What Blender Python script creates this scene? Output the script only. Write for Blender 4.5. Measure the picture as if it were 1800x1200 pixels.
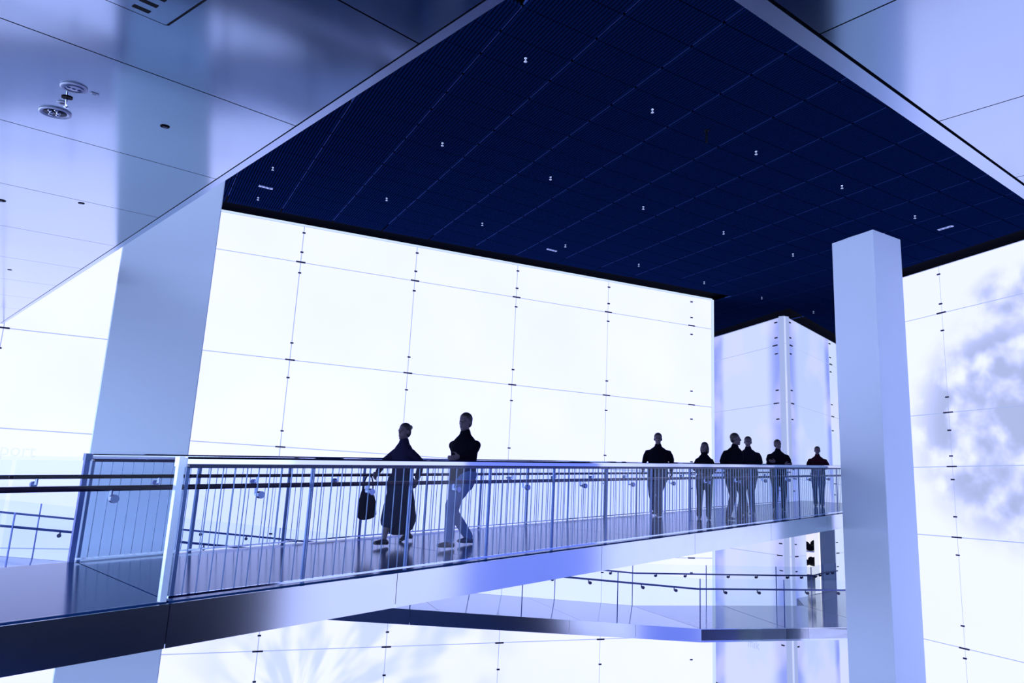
import bpy, bmesh, math, random
import numpy as np
from mathutils import Vector, Matrix
random.seed(7)
for o in list(bpy.data.objects): bpy.data.objects.remove(o)
SC = bpy.context.scene
COL = SC.collection
# ------------------------------------------------------------------ camera (eye at the origin, metres)
F_PX, PITCH, ROLL = 1298.88, 0.2011195, 0.05028133
_u = np.array([math.sin(ROLL)*math.cos(PITCH), -math.cos(ROLL)*math.cos(PITCH), math.sin(PITCH)])
_f = np.array([0, 0, 1.0]) - _u*_u[2]; _f /= np.linalg.norm(_f)
_r = np.cross(_f, _u); _r = _r if _r[0] > 0 else -_r
ROT = np.array([_r, _f, _u])
cam_d = bpy.data.cameras.new('camera'); cam = bpy.data.objects.new('camera', cam_d); COL.objects.link(cam)
cam_d.sensor_width = 36; cam_d.lens = F_PX/1800*36; cam_d.clip_start = 0.05; cam_d.clip_end = 200
m = Matrix.Identity(4)
for i in range(3):
    m[i][0] = ROT[i, 0]; m[i][1] = -ROT[i, 1]; m[i][2] = -ROT[i, 2]
cam.matrix_world = m
SC.camera = cam
# ------------------------------------------------------------------ world and exposure
wd = bpy.data.worlds.new('world'); SC.world = wd; wd.use_nodes = True
wd.node_tree.nodes['Background'].inputs[0].default_value = (0.20, 0.30, 0.75, 1)
wd.node_tree.nodes['Background'].inputs[1].default_value = 0.55
vs = SC.view_settings
vs.view_transform = 'Standard'; vs.look = 'None'; vs.gamma = 1; vs.exposure = 0.0; vs.use_curve_mapping = False

# ------------------------------------------------------------------ small vector helpers
def A3(*v): return np.array(v, float)
def az(a): a = math.radians(a); return A3(math.sin(a), math.cos(a), 0)
UP = A3(0, 0, 1)
def unit(v): return v/np.linalg.norm(v)
def ray(x, y): return ROT @ A3(x-900, y-600, F_PX)
def on_z(x, y, z): r = ray(x, y); return r*z/r[2]
def on_plane(x, y, P, n): r = ray(x, y); return r*(P@n)/(r@n)
def project(P):
    c = ROT.T @ P
    return (900+F_PX*c[0]/c[2], 600+F_PX*c[1]/c[2]) if c[2] > .1 else (-9999, -9999)

# ------------------------------------------------------------------ materials
def nmat(name):
    M = bpy.data.materials.new(name); M.use_nodes = True
    nt = M.node_tree; b = nt.nodes['Principled BSDF']
    return M, nt, b
def pbr(name, col, rough=.5, metal=0, spec=.5, noise=0, nscale=8, stretch=None, bump=0, emit=None, es=0):
    M, nt, b = nmat(name)
    b.inputs['Base Color'].default_value = (*col, 1); b.inputs['Roughness'].default_value = rough
    b.inputs['Metallic'].default_value = metal; b.inputs['Specular IOR Level'].default_value = spec
    if name in ('ramp_floor', 'landing_floor'): b.inputs['Specular Tint'].default_value = (.60, .90, 1, 1)
    if emit: b.inputs['Emission Color'].default_value = (*emit, 1); b.inputs['Emission Strength'].default_value = es
    if noise or bump:
        g = nt.nodes.new('ShaderNodeNewGeometry'); mp = nt.nodes.new('ShaderNodeMapping'); nz = nt.nodes.new('ShaderNodeTexNoise')
        nz.inputs['Scale'].default_value = nscale; nz.inputs['Detail'].default_value = 4
        if stretch: mp.inputs['Scale'].default_value = stretch
        nt.links.new(g.outputs['Position'], mp.inputs[0]); nt.links.new(mp.outputs[0], nz.inputs['Vector'])
        if noise:
            r = nt.nodes.new('ShaderNodeMixRGB'); r.blend_type = 'MULTIPLY'; r.inputs[0].default_value = noise
            r.inputs[1].default_value = (*col, 1)
            nt.links.new(nz.outputs['Fac'], r.inputs[2]); 
            mm = nt.nodes.new('ShaderNodeMath'); mm.operation = 'MULTIPLY_ADD'; mm.inputs[1].default_value = .35; mm.inputs[2].default_value = rough-.17
            nt.links.new(r.outputs[0], b.inputs['Base Color'])
        if bump:
            bp = nt.nodes.new('ShaderNodeBump'); bp.inputs['Strength'].default_value = bump; bp.inputs['Distance'].default_value = .02
            nt.links.new(nz.outputs['Fac'], bp.inputs['Height']); nt.links.new(bp.outputs[0], b.inputs['Normal'])
    return M
def N(nt, t, **kw):
    n = nt.nodes.new(t)
    for k, v in kw.items(): setattr(n, k, v)
    return n
def math_n(nt, op, a, b=None, c=None, clamp=False):
    n = nt.nodes.new('ShaderNodeMath'); n.operation = op; n.use_clamp = clamp
    for i, v in enumerate((a, b, c)):
        if v is None: continue
        if isinstance(v, (int, float)): n.inputs[i].default_value = v
        else: nt.links.new(v, n.inputs[i])
    return n.outputs[0]
def plane_uv(nt, P, a):
    """metres along a wall (direction a, from point P) and height, from the world position"""
    g = N(nt, 'ShaderNodeNewGeometry')
    sub = N(nt, 'ShaderNodeVectorMath', operation='SUBTRACT'); sub.inputs[1].default_value = tuple(P)
    dot = N(nt, 'ShaderNodeVectorMath', operation='DOT_PRODUCT'); dot.inputs[1].default_value = tuple(a)
    nt.links.new(g.outputs['Position'], sub.inputs[0]); nt.links.new(sub.outputs[0], dot.inputs[0])
    sp = N(nt, 'ShaderNodeSeparateXYZ'); nt.links.new(g.outputs['Position'], sp.inputs[0])
    cb = N(nt, 'ShaderNodeCombineXYZ'); nt.links.new(dot.outputs['Value'], cb.inputs[0]); nt.links.new(sp.outputs[2], cb.inputs[1])
    return dot.outputs['Value'], sp.outputs[2], cb.outputs[0]
def ellipse_mask(nt, u, z, cu, cz, ru, rz, soft=.35):
    du = math_n(nt, 'MULTIPLY', math_n(nt, 'SUBTRACT', u, cu), 1/ru); dz = math_n(nt, 'MULTIPLY', math_n(nt, 'SUBTRACT', z, cz), 1/rz)
    r = math_n(nt, 'SQRT', math_n(nt, 'ADD', math_n(nt, 'MULTIPLY', du, du), math_n(nt, 'MULTIPLY', dz, dz)))
    mr = N(nt, 'ShaderNodeMapRange', interpolation_type='SMOOTHSTEP'); nt.links.new(r, mr.inputs[0])
    mr.inputs[1].default_value = 1-soft; mr.inputs[2].default_value = 1+soft*.4; mr.inputs[3].default_value = 1; mr.inputs[4].default_value = 0
    return mr.outputs[0]
def ramp(nt, fac, stops, interp='EASE'):
    r = N(nt, 'ShaderNodeValToRGB'); r.color_ramp.interpolation = interp
    e = r.color_ramp.elements
    while len(e) < len(stops): e.new(.5)
    for i, (p, c) in enumerate(stops): e[i].position = p; e[i].color = (*c, 1) if len(c) == 3 else c
    nt.links.new(fac, r.inputs[0]); return r.outputs[0]
def mixc(nt, fac, a, b, blend='MIX'):
    n = N(nt, 'ShaderNodeMixRGB', blend_type=blend)
    for i, v in enumerate((fac, a, b)):
        if isinstance(v, (int, float)): n.inputs[i].default_value = v
        elif isinstance(v, tuple): n.inputs[i].default_value = (*v, 1)
        else: nt.links.new(v, n.inputs[i])
    return n.outputs[0]
def glow(name, colsock_fn, strength=1.0, rough=.25):
    """backlit frosted glass: emits, with a faint surface gloss"""
    M, nt, b = nmat(name)
    b.inputs['Base Color'].default_value = (.04, .05, .08, 1); b.inputs['Roughness'].default_value = rough
    b.inputs['Specular IOR Level'].default_value = .25
    c = colsock_fn(nt)
    if isinstance(c, tuple): b.inputs['Emission Color'].default_value = (*c, 1)
    else: nt.links.new(c, b.inputs['Emission Color'])
    b.inputs['Emission Strength'].default_value = strength
    return M
def glass(name, tint=(.90, .95, 1), refl=1.0):
    M = bpy.data.materials.new(name); M.use_nodes = True; nt = M.node_tree; nt.nodes.clear()
    out = N(nt, 'ShaderNodeOutputMaterial'); mx = N(nt, 'ShaderNodeMixShader'); tr = N(nt, 'ShaderNodeBsdfTransparent'); gl = N(nt, 'ShaderNodeBsdfGlossy')
    fr = N(nt, 'ShaderNodeFresnel'); fr.inputs[0].default_value = 1.45
    tr.inputs[0].default_value = (*tint, 1); gl.inputs[0].default_value = (.9, .95, 1, 1); gl.inputs['Roughness'].default_value = .02
    nt.links.new(math_n(nt, 'MULTIPLY', fr.outputs[0], refl), mx.inputs[0]); nt.links.new(tr.outputs[0], mx.inputs[1]); nt.links.new(gl.outputs[0], mx.inputs[2])
    nt.links.new(mx.outputs[0], out.inputs[0]); return M

# ------------------------------------------------------------------ mesh helpers
class MB:
    def __init__(s): s.v = []; s.f = []; s.mi = []; s.cur = 0
    def add(s, vs, fs):
        k = len(s.v); s.v += [tuple(map(float, v)) for v in vs]; s.f += [tuple(k+i for i in f) for f in fs]; s.mi += [s.cur]*len(fs)
    def para(s, o, ex, ey, ez):
        o, ex, ey, ez = map(np.asarray, (o, ex, ey, ez))
        if np.dot(np.cross(ex, ey), ez) < 0: ex, ey = ey, ex
        c = [o, o+ex, o+ex+ey, o+ey]; c += [p+ez for p in c]
        s.add(c, [(3, 2, 1, 0), (4, 5, 6, 7), (0, 1, 5, 4), (1, 2, 6, 5), (2, 3, 7, 6), (3, 0, 4, 7)])
    def bar(s, a, b, w, up=None, h=None):
        """rectangular bar from a to b: w wide sideways, h in the direction up"""
        a, b = np.asarray(a, float), np.asarray(b, float); d = unit(b-a); h = h or w
        up = UP if up is None else np.asarray(up, float)
        if abs(d@up) > .98: up = A3(0, 1, 0)
        sd = unit(np.cross(d, up)); uu = unit(np.cross(sd, d))
        s.para(a-sd*w/2-uu*h/2, b-a, sd*w, uu*h)
    def prism(s, poly, dz):
        poly = [np.asarray(p, float) for p in poly]; dz = np.asarray(dz, float); n = len(poly)
        nrm = sum(np.cross(poly[i]-poly[0], poly[(i+1) % n]-poly[0]) for i in range(1, n-1))
        if nrm@dz < 0: poly = poly[::-1]
        s.add(poly+[p+dz for p in poly], [tuple(range(n))[::-1], tuple(range(n, 2*n))]+[(i, (i+1) % n, n+(i+1) % n, n+i) for i in range(n)])
    def tube(s, pts, rads, seg=10, ref=None, cap=True):
        """swept tube; radius may be a number or (across ref, other)"""
        pts = [np.asarray(p, float) for p in pts]; n = len(pts); rings = []
        T = [unit(pts[min(i+1, n-1)]-pts[max(i-1, 0)]) for i in range(n)]
        rf = np.asarray(ref, float) if ref is not None else (A3(1, 0, 0) if abs(T[0][0]) < .8 else A3(0, 1, 0))
        P, Rr, TT = list(pts), [r if isinstance(r, tuple) else (r, r) for r in rads], list(T)
        if cap:
            for end in (0, -1):
                sg = -1 if end == 0 else 1; r = Rr[end]; base = P[end]; t = TT[end]; m_ = min(r)
                ex = [(base+sg*t*m_*.6, tuple(q*.8 for q in r), t), (base+sg*t*m_*.92, tuple(q*.42 for q in r), t)]
                if end == 0: 
                    for e in ex: P.insert(0, e[0]); Rr.insert(0, e[1]); TT.insert(0, e[2])
                else:
                    for e in ex: P.append(e[0]); Rr.append(e[1]); TT.append(e[2])
        vs = []
        for p, r, t in zip(P, Rr, TT):
            x = unit(rf-t*(rf@t)); y = np.cross(t, x)
            for k in range(seg):
                a = 2*math.pi*k/seg; vs.append(p+x*r[0]*math.cos(a)+y*r[1]*math.sin(a))
        m_ = len(P); fs = []
        for i in range(m_-1):
            for k in range(seg):
                fs.append((i*seg+k, i*seg+(k+1) % seg, (i+1)*seg+(k+1) % seg, (i+1)*seg+k))
        fs.append(tuple(range(seg))[::-1]); fs.append(tuple(range((m_-1)*seg, m_*seg)))
        s.add(vs, fs)
    def ell(s, c, r, seg=14, rings=9, rot=None):
        c = np.asarray(c, float); vs = []; fs = []
        for i in range(1, rings):
            th = math.pi*i/rings
            for k in range(seg):
                ph = 2*math.pi*k/seg; v = A3(r[0]*math.sin(th)*math.cos(ph), r[1]*math.sin(th)*math.sin(ph), r[2]*math.cos(th))
                vs.append(c+(rot@v if rot is not None else v))
        top = A3(0, 0, r[2]); 
        if rot is not None: top = rot@top
        vs += [c+top, c-top]; t, b = len(vs)-2, len(vs)-1
        for i in range(rings-2):
            for k in range(seg): fs.append((i*seg+k, (i+1)*seg+k, (i+1)*seg+(k+1) % seg, i*seg+(k+1) % seg))
        for k in range(seg):
            fs.append((t, k, (k+1) % seg)); q = (rings-2)*seg; fs.append((b, q+(k+1) % seg, q+k))
        s.add(vs, fs)
    def lathe(s, O, axis, prof, seg=24):
        """revolve [(radius, distance along axis)...] about axis at O"""
        axis = unit(np.asarray(axis, float)); x = unit(np.cross(axis, A3(.3, .9, .2))); y = np.cross(axis, x); vs = []; fs = []
        for r, h in prof:
            for k in range(seg):
                a = 2*math.pi*k/seg; vs.append(np.asarray(O)+axis*h+(x*math.cos(a)+y*math.sin(a))*r)
        for i in range(len(prof)-1):
            for k in range(seg): fs.append((i*seg+k, i*seg+(k+1) % seg, (i+1)*seg+(k+1) % seg, (i+1)*seg+k))
        fs.append(tuple(range(seg))[::-1]); fs.append(tuple(range((len(prof)-1)*seg, len(prof)*seg)))
        s.add(vs, fs)
    def mesh(s, name, base, mats, smooth=False):
        me = bpy.data.meshes.new(name); b = np.asarray(base, float)
        me.from_pydata([tuple(np.asarray(v)-b) for v in s.v], [], s.f)
        for M in (mats if isinstance(mats, (list, tuple)) else [mats]): me.materials.append(M)
        for p, i in zip(me.polygons, s.mi): p.material_index = i; p.use_smooth = smooth
        me.update(); return me
def link(name, me, parent=None, loc=None):
    o = bpy.data.objects.new(name, me); COL.objects.link(o)
    if parent is not None: o.parent = parent
    if loc is not None: o.location = tuple(loc)
    return o
def base_of(o):
    b = A3(*o.location)
    while o.parent: o = o.parent; b = b+A3(*o.location)
    return b
def part(name, mb, mat, parent, smooth=False, label=None):
    """a part, its vertices given in world metres"""
    b = base_of(parent); o = link(name, mb.mesh(name, b, mat, smooth), parent)
    if label: o['label'] = label
    return o
def tag(o, label, cat, group=None):
    o['label'] = label; o['category'] = cat
    if group: o['group'] = group
    return o
def thing(name, loc, label, cat, group=None):
    return tag(link(name, None, None, loc), label, cat, group)
def solid(name, mb, mat, loc, label, cat, group=None, smooth=False):
    return tag(link(name, mb.mesh(name, loc, mat, smooth), None, loc), label, cat, group)
def struct(name, mb, mat, loc=(0, 0, 0), smooth=False):
    o = link(name, mb.mesh(name, loc, mat, smooth) if mb else None, None, loc); o['kind'] = 'structure'; return o
def copy_part(src, parent, loc):
    o = src.copy(); COL.objects.link(o); o.parent = parent; o.location = tuple(np.asarray(loc)-base_of(parent)); return o

# ------------------------------------------------------------------ where things stand (metres from the eye)
H = 6.40                                   # dark ceiling
FLOOR = -6.30
A1 = az(66.74);  N1 = A3(A1[1], -A1[0], 0); P1 = A3(-1.686, 19.430, 0)      # long white light wall
A2 = az(-18.58); N2 = A3(A2[1], -A2[0], 0); P2 = A3(11.379, 17.753, 0)      # right light wall; u grows away from the eye
A4 = az(41.51);  N4 = A3(A4[1], -A4[0], 0); C3 = A3(9.244, 24.439, 0)       # lilac corner block
GA, GB = az(-27.58), az(58.99)                                              # dark ceiling grid
R0 = A3(-2.523, 5.9965, -.9569); RD = A3(.7992, .893, .0656); RW = A3(-1.917, 2.0272, .0371)   # upper ramp
NM = A3(-0.02526557, -0.10029485, 0.99463692); CM = 1.63                    # metal soffit plane
def soffit(x, y): r = ray(x, y); return r*CM/(r@NM)

# ------------------------------------------------------------------ materials used in the place
WHITE = (.90, .94, 1.0)
def wall_white(nt):
    u, z, uv = plane_uv(nt, P1, A1)
    nz = N(nt, 'ShaderNodeTexNoise'); nz.inputs['Scale'].default_value = .35; nt.links.new(uv, nz.inputs['Vector'])
    base = ramp(nt, nz.outputs['Fac'], [(.3, (.525, .555, 1.0)), (.7, (.55, .575, 1.0))])
    # projected soft picture low on the wall: rays and blots of pale blue
    cu, cz = -3.1, -5.2
    du, dz = math_n(nt, 'SUBTRACT', u, cu), math_n(nt, 'SUBTRACT', z, cz)
    ang = math_n(nt, 'ARCTAN2', du, dz)
    rad = math_n(nt, 'SQRT', math_n(nt, 'ADD', math_n(nt, 'MULTIPLY', du, du), math_n(nt, 'MULTIPLY', dz, dz)))
    cb = N(nt, 'ShaderNodeCombineXYZ'); nt.links.new(math_n(nt, 'MULTIPLY', ang, 2.7), cb.inputs[0]); nt.links.new(math_n(nt, 'MULTIPLY', rad, .55), cb.inputs[1])
    n2 = N(nt, 'ShaderNodeTexNoise'); n2.inputs['Scale'].default_value = 1.1; n2.inputs['Detail'].default_value = 2; nt.links.new(cb.outputs[0], n2.inputs['Vector'])
    pic = ramp(nt, n2.outputs['Fac'], [(.40, (0, 0, 0)), (.62, (1, 1, 1))])
    mk = ellipse_mask(nt, u, z, -1.6, -3.9, 4.0, 2.5, .5)
    return mixc(nt, math_n(nt, 'MULTIPLY', math_n(nt, 'MULTIPLY', pic, mk), .62), base, (.27, .35, .58))
M_WALL = glow('light_wall_glass', wall_white, 1.68)
M_SEAM = glow('light_wall_seam', lambda nt: (.36, .44, .76), 1.0)
M_EDGE = glow('light_wall_edge', lambda nt: (.62, .76, 1.0), 1.0)
def wall_right_pic(nt):
    u, z, uv = plane_uv(nt, P2, A2)
    nz = N(nt, 'ShaderNodeTexNoise'); nz.inputs['Scale'].default_value = 1.15; nz.inputs['Detail'].default_value = 3; nz.inputs['Roughness'].default_value = .5; nz.inputs['Distortion'].default_value = .15
    nt.links.new(uv, nz.inputs['Vector'])
    vo = N(nt, 'ShaderNodeTexVoronoi', feature='SMOOTH_F1'); vo.inputs['Scale'].default_value = 1.7; vo.inputs['Smoothness'].default_value = .9; nt.links.new(uv, vo.inputs['Vector'])
    fac = math_n(nt, 'ADD', math_n(nt, 'MULTIPLY', nz.outputs['Fac'], .75), math_n(nt, 'MULTIPLY', vo.outputs['Distance'], .42))
    pic = ramp(nt, fac, [(.37, (0, 0, 0)), (.68, (1, 1, 1))])
    m1 = ellipse_mask(nt, u, z, -1.0, 2.1, 3.0, 2.9, .34)
    m2 = ellipse_mask(nt, u, z, -1.1, 5.15, 1.25, .75, .6)
    mk = math_n(nt, 'MAXIMUM', m1, m2)
    return mixc(nt, math_n(nt, 'MULTIPLY', math_n(nt, 'MULTIPLY', pic, mk), .95), (.525, .555, 1.0), (.225, .262, .40))
M_WALLR = glow('right_light_wall_glass', wall_right_pic, 1.68)
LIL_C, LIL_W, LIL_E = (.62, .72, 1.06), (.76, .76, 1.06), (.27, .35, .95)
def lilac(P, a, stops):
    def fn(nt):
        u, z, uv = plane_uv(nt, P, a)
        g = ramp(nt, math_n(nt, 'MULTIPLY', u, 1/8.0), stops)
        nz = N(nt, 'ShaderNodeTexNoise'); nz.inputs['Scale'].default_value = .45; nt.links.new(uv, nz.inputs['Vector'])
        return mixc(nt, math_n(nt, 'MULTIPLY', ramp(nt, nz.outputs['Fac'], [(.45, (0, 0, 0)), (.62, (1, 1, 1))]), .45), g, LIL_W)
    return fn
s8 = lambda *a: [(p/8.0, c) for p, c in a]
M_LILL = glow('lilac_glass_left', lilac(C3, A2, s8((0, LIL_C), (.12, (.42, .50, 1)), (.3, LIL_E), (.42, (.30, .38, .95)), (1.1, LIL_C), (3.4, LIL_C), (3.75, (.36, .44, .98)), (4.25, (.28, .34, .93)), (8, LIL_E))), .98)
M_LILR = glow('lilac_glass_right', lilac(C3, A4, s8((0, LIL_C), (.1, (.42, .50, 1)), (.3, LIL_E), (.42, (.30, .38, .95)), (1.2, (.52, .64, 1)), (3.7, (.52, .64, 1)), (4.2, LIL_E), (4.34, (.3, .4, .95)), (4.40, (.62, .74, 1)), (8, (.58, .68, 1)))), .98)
M_REAR_FILL = glow('rear_fill_glow', lambda nt: (.56, .68, 1.0), 5.2)  # added glow for the unseen rear wall, brightens the column fronts
M_LEFT_FILL = glow('left_fill_glow', lambda nt: (.60, .72, 1.0), 5.4)  # added glow out of view, brightens the right column's left face
M_RIGHT_FILL = glow('right_upper_fill_glow', lambda nt: (.57, .72, 1.0), 2.2)  # added glow for the unseen upper right wall, fill for the columns
M_VIOLET = glow('violet_light_panel', lambda nt: (.175, .24, 1.0), 1.08)
M_LETTER = glow('pale_lettering', lambda nt: (.78, .86, 1.05), 1.0)
M_LETTER2 = glow('lilac_lettering', lambda nt: (.43, .52, .95), 1.0)
M_CLIP = pbr('dark_clip_metal', (.004, .006, .03), .4, .5)
M_SLAT = pbr('navy_ceiling_slat', (.0028, .012, .062), .9, spec=0)
M_SLATBACK = pbr('black_ceiling_backing', (.0015, .0018, .006), .9, spec=.05)
M_CRAIL = pbr('ceiling_joint_rail', (.035, .07, .25), .6, 0, spec=.0)
M_METAL = pbr('brushed_soffit_metal', (.44, .53, .61), .12, 1, noise=.12, nscale=1.2)
M_FASCIA = pbr('brushed_fascia_metal', (.68, .76, .82), .14, 1, noise=.10, nscale=3)
M_TRIM = pbr('trim_metal', (.52, .62, .76), .25, 1)
M_BLACK = pbr('black', (.002, .002, .006), .6, spec=.1)
M_COL = pbr('column_paint', (.64, .76, .97), .55, noise=.04, nscale=1.3, spec=.25)
M_DECK = pbr('ramp_floor', (.006, .034, .15), .15, spec=.15, noise=.3, nscale=5, bump=.008)
M_DECK2 = pbr('landing_floor', (.22, .28, .46), .10, spec=.9, noise=.2, nscale=3, bump=.006)
M_FLOOR = pbr('ground_floor', (.006, .022, .11), .8, spec=0, noise=.3, nscale=2)
M_DARKW = pbr('dark_wall', (.003, .004, .02), .9, spec=0)
M_CHROME = pbr('chrome', (.72, .78, .96), .06, 1)
M_STEEL = pbr('baluster_steel', (.13, .19, .32), .3, .7)
M_POST = pbr('post_steel', (.07, .12, .28), .3, .6)
M_CHAN = pbr('dark_rail_channel', (.012, .015, .06), .35, .3)
M_HAND = pbr('dark_handrail', (.030, .020, .055), .22, .6)
M_HAND2 = pbr('slate_handrail', (.06, .09, .28), .3, .6)
M_BRACK = pbr('bracket_metal', (.16, .20, .38), .25, .9)
M_PALE = pbr('pale_stile', (.72, .80, .98), .25, .3)
M_GLASS = glass('rail_glass', (.93, .96, 1), .06)
M_GLASS2 = glass('guard_glass', (.95, .975, 1), .14)
M_GEDGE = pbr('glass_edge', (.05, .09, .32), .2, .2)
M_FIX = pbr('fixture_white', (.62, .68, .95), .4)
M_WHITEFIX = pbr('sprinkler_white', (.85, .9, 1), .25, .2)
M_GREY = pbr('grey_door_panel', (.72, .82, 1.0), .6)
M_SHOPW = glow('shop_light', lambda nt: (.90, .88, 1.0), .95)
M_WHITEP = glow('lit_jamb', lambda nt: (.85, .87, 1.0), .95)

# ================================================================== STRUCTURE
# ---- ground floor
mb = MB(); mb.para(A3(-40, -20, FLOOR-.2), (80, 0, 0), (0, 70, 0), (0, 0, .2)); struct('floor', mb, M_FLOOR)

# ---- long white light wall, panel by panel
wall_back = struct('wall_back', None, None, P1+A3(0, 0, FLOOR))
mb = MB()
U0, U1 = -18.9, 8.72
mb.para(P1+A1*U0-N1*.012+A3(0, 0, FLOOR), A1*(U1-.02-U0), -N1*.25, UP*(6.36-FLOOR)); part('wall_core', mb, M_SEAM, wall_back)
seams = [-18.9, -15.92, -12.95, -9.97, -7.01, -4.04, -1.07, 1.90, 4.90, 8.70]
rows = [6.34, 5.39, 2.90, .79, -1.63, -3.80, FLOOR+.02]
g = .011
for i in range(len(seams)-1):
    for j in range(len(rows)-1):
        mb = MB(); a, b, zt, zb = seams[i]+g, seams[i+1]-g, rows[j]-g, rows[j+1]+g
        mb.para(P1+A1*a-N1*.012+A3(0, 0, zb), A1*(b-a), N1*.012, UP*(zt-zb)); part('wall_panel', mb, M_WALL, wall_back)
mb = MB(); mb.para(P1+A1*8.705-N1*.28+A3(0, 0, FLOOR), A1*.10, N1*.28, UP*(6.36-FLOOR)); part('edge_glass', mb, M_EDGE, wall_back)
mb = MB(); mb.para(P1+A1*U0-N1*.02+A3(0, 0, 6.345), A1*(8.72-U0), N1*.05, UP*.035); part('top_trim', mb, M_EDGE, wall_back)
def clip_at(wall, P, a, n, u, z, w, src=None):
    h = .034
    mb = MB(); mb.para(P+a*(u-w/2)+A3(0, 0, z-h/2), a*w, n*.035, UP*h); return part('panel_clip', mb, M_CLIP, wall)
proto = {}
def clips(wall, P, a, n, u, zs, w):
    key = (wall.name, w)
    for z in zs:
        if key not in proto: proto[key] = (clip_at(wall, P, a, n, u, z, w), u, z)
        else:
            s, u0, z0 = proto[key]; o = s.copy(); COL.objects.link(o); o.parent = wall; o.location = tuple(a*(u-u0)+UP*(z-z0))
dots = [6.16, 5.65, 5.11, 3.32, 2.46, 1.17, .38, -1.22, -2.05, -3.46, -4.44]
dash = [5.39, 2.90, .79, -1.63, -3.80]
for u in (-9.97, -7.01, -4.04, -1.07, 1.90, 4.90, 7.92):
    clips(wall_back, P1, A1, N1, u, dots, .075); clips(wall_back, P1, A1, N1, u, dash, .23)
def lettering(name, txt, P, a, n, u, z, size, mat, wall, align='LEFT', off=.006):
    cu = bpy.data.curves.new('lettering', 'FONT'); cu.body = txt; cu.size = size; cu.align_x = align
    t = bpy.data.objects.new('t', cu); COL.objects.link(t); bpy.context.view_layer.update()
    me = bpy.data.meshes.new_from_object(t.evaluated_get(bpy.context.evaluated_depsgraph_get())); bpy.data.objects.remove(t)
    b = base_of(wall)
    for v in me.vertices:
        w = P+a*(u+v.co.x)+A3(0, 0, z+v.co.y)+n*off-b; v.co = Vector(tuple(w))
    me.materials.clear(); me.materials.append(mat); o = link(name, me, wall); return o
lettering('lettering', 'Transport', P1, A1, N1, -8.98, .235, .37, M_LETTER, wall_back, 'RIGHT')

# ---- right light wall
wall_right = struct('wall_right', None, None, P2+A3(0, 0, FLOOR))
mb = MB(); mb.para(P2-A2*14.8+N2*.012+A3(0, 0, FLOOR), A2*(14.8+2.15), N2*.25, UP*(6.38-FLOOR)); part('wall_core', mb, M_SEAM, wall_right)
NR = -N2                                   # faces the hall
seamsR = [2.15, .84, -2.16, -4.9, -7.0, -9.0, -11.9, -14.8]
rowsR = [6.37, 5.11, 2.52, 1.17, -.54, -3.10, -4.30, FLOOR+.02]
for i in range(len(seamsR)-1):
    for j in range(len(rowsR)-1):
        a, b, zt, zb = seamsR[i+1]+g, seamsR[i]-g, rowsR[j]-g, rowsR[j+1]+g
        mb = MB(); mb.para(P2+A2*a-NR*.012+A3(0, 0, zb), A2*(b-a), NR*.012, UP*(zt-zb))
        part('wall_panel', mb, M_VIOLET if -9.1 < a < -4.95 else M_WALLR, wall_right)
for u in (.84, -2.16):
    clips(wall_right, P2, A2, NR, u, [6.15, 5.35, 4.64, 2.91, 2.07, 1.43, .85, -.05, -.96, -2.59, -3.32], .085)
    clips(wall_right, P2, A2, NR, u, rowsR[1:-2], .26)
mb = MB(); mb.para(P2-A2*32+A3(0, 0, FLOOR), A2*17.17, N2*.3, UP*(-.6-FLOOR)); struct('wall_right_rear', mb, M_DARKW)
mb = MB(); mb.para(P2-A2*32+A3(0, 0, -.59), A2*17.17, N2*.3, UP*(6.38+.59)); struct('fill_wall_right', mb, M_RIGHT_FILL)  # unseen stretch of wall, made to glow as fill light
BK = P2-A2*31.5
mb = MB(); mb.para(A3(BK[0]+1, BK[1], -.99), A3(-46, 0, 0), A3(0, -.3, 0), UP*7.4); struct('fill_wall_rear', mb, M_REAR_FILL)  # behind the camera, set glowing to throw light on the columns
mb = MB(); mb.para(A3(BK[0]+1, BK[1], FLOOR), A3(-46, 0, 0), A3(0, -.3, 0), UP*(-1.0-FLOOR)); struct('wall_rear', mb, M_DARKW)
WL = P1-A1*18.95
mb = MB(); mb.para(A3(WL[0], WL[1], FLOOR), -A2*26, A3(-.3, 0, 0), UP*(6.38-FLOOR)); struct('fill_wall_left', mb, M_LEFT_FILL)  # out-of-view glowing wall put in as fill from the left

# ---- lilac corner block at the far end with a doorway
wall_far = struct('wall_far', None, None, C3+A3(0, 0, FLOOR))
NL, NRr = -N2, N4
mb = MB()
mb.para(C3+A2*.05+N2*.012+A3(0, 0, FLOOR), A2*6.2, N2*.2, UP*(6.36-FLOOR))
part('wall_core', mb, M_SEAM, wall_far)
DOOR0, DOORM, DOORM2, DOOR1, DTOP = 1.42, 2.33, 2.74, 4.36, -.30
LAND = -2.85
mb = MB()
mb.para(C3+A4*.02-N4*.012+A3(0, 0, DTOP), A4*10, -N4*.2, UP*(6.36-DTOP)); mb.para(C3+A4*.02-N4*.012+A3(0, 0, FLOOR), A4*(DOOR0-.02), -N4*.2, UP*(DTOP-FLOOR))
mb.para(C3+A4*DOOR1-N4*.012+A3(0, 0, FLOOR), A4*(10-DOOR1), -N4*.2, UP*(DTOP-FLOOR)); mb.para(C3+A4*DOOR0-N4*.012+A3(0, 0, FLOOR), A4*(DOOR1-DOOR0), -N4*.2, UP*(LAND-.4-FLOOR))
part('wall_core', mb, M_SEAM, wall_far)
rowsL = [6.34, 5.40, 3.40, .90, -1.58, -3.60, FLOOR+.02]
def pan(a, b, zb, zt, A, n, mat):
    mb = MB(); mb.para(C3+A*(a+g)-n*.012+A3(0, 0, zb+g), A*(b-a-2*g), n*.012, UP*(zt-zb-2*g)); part('wall_panel', mb, mat, wall_far)
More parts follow.
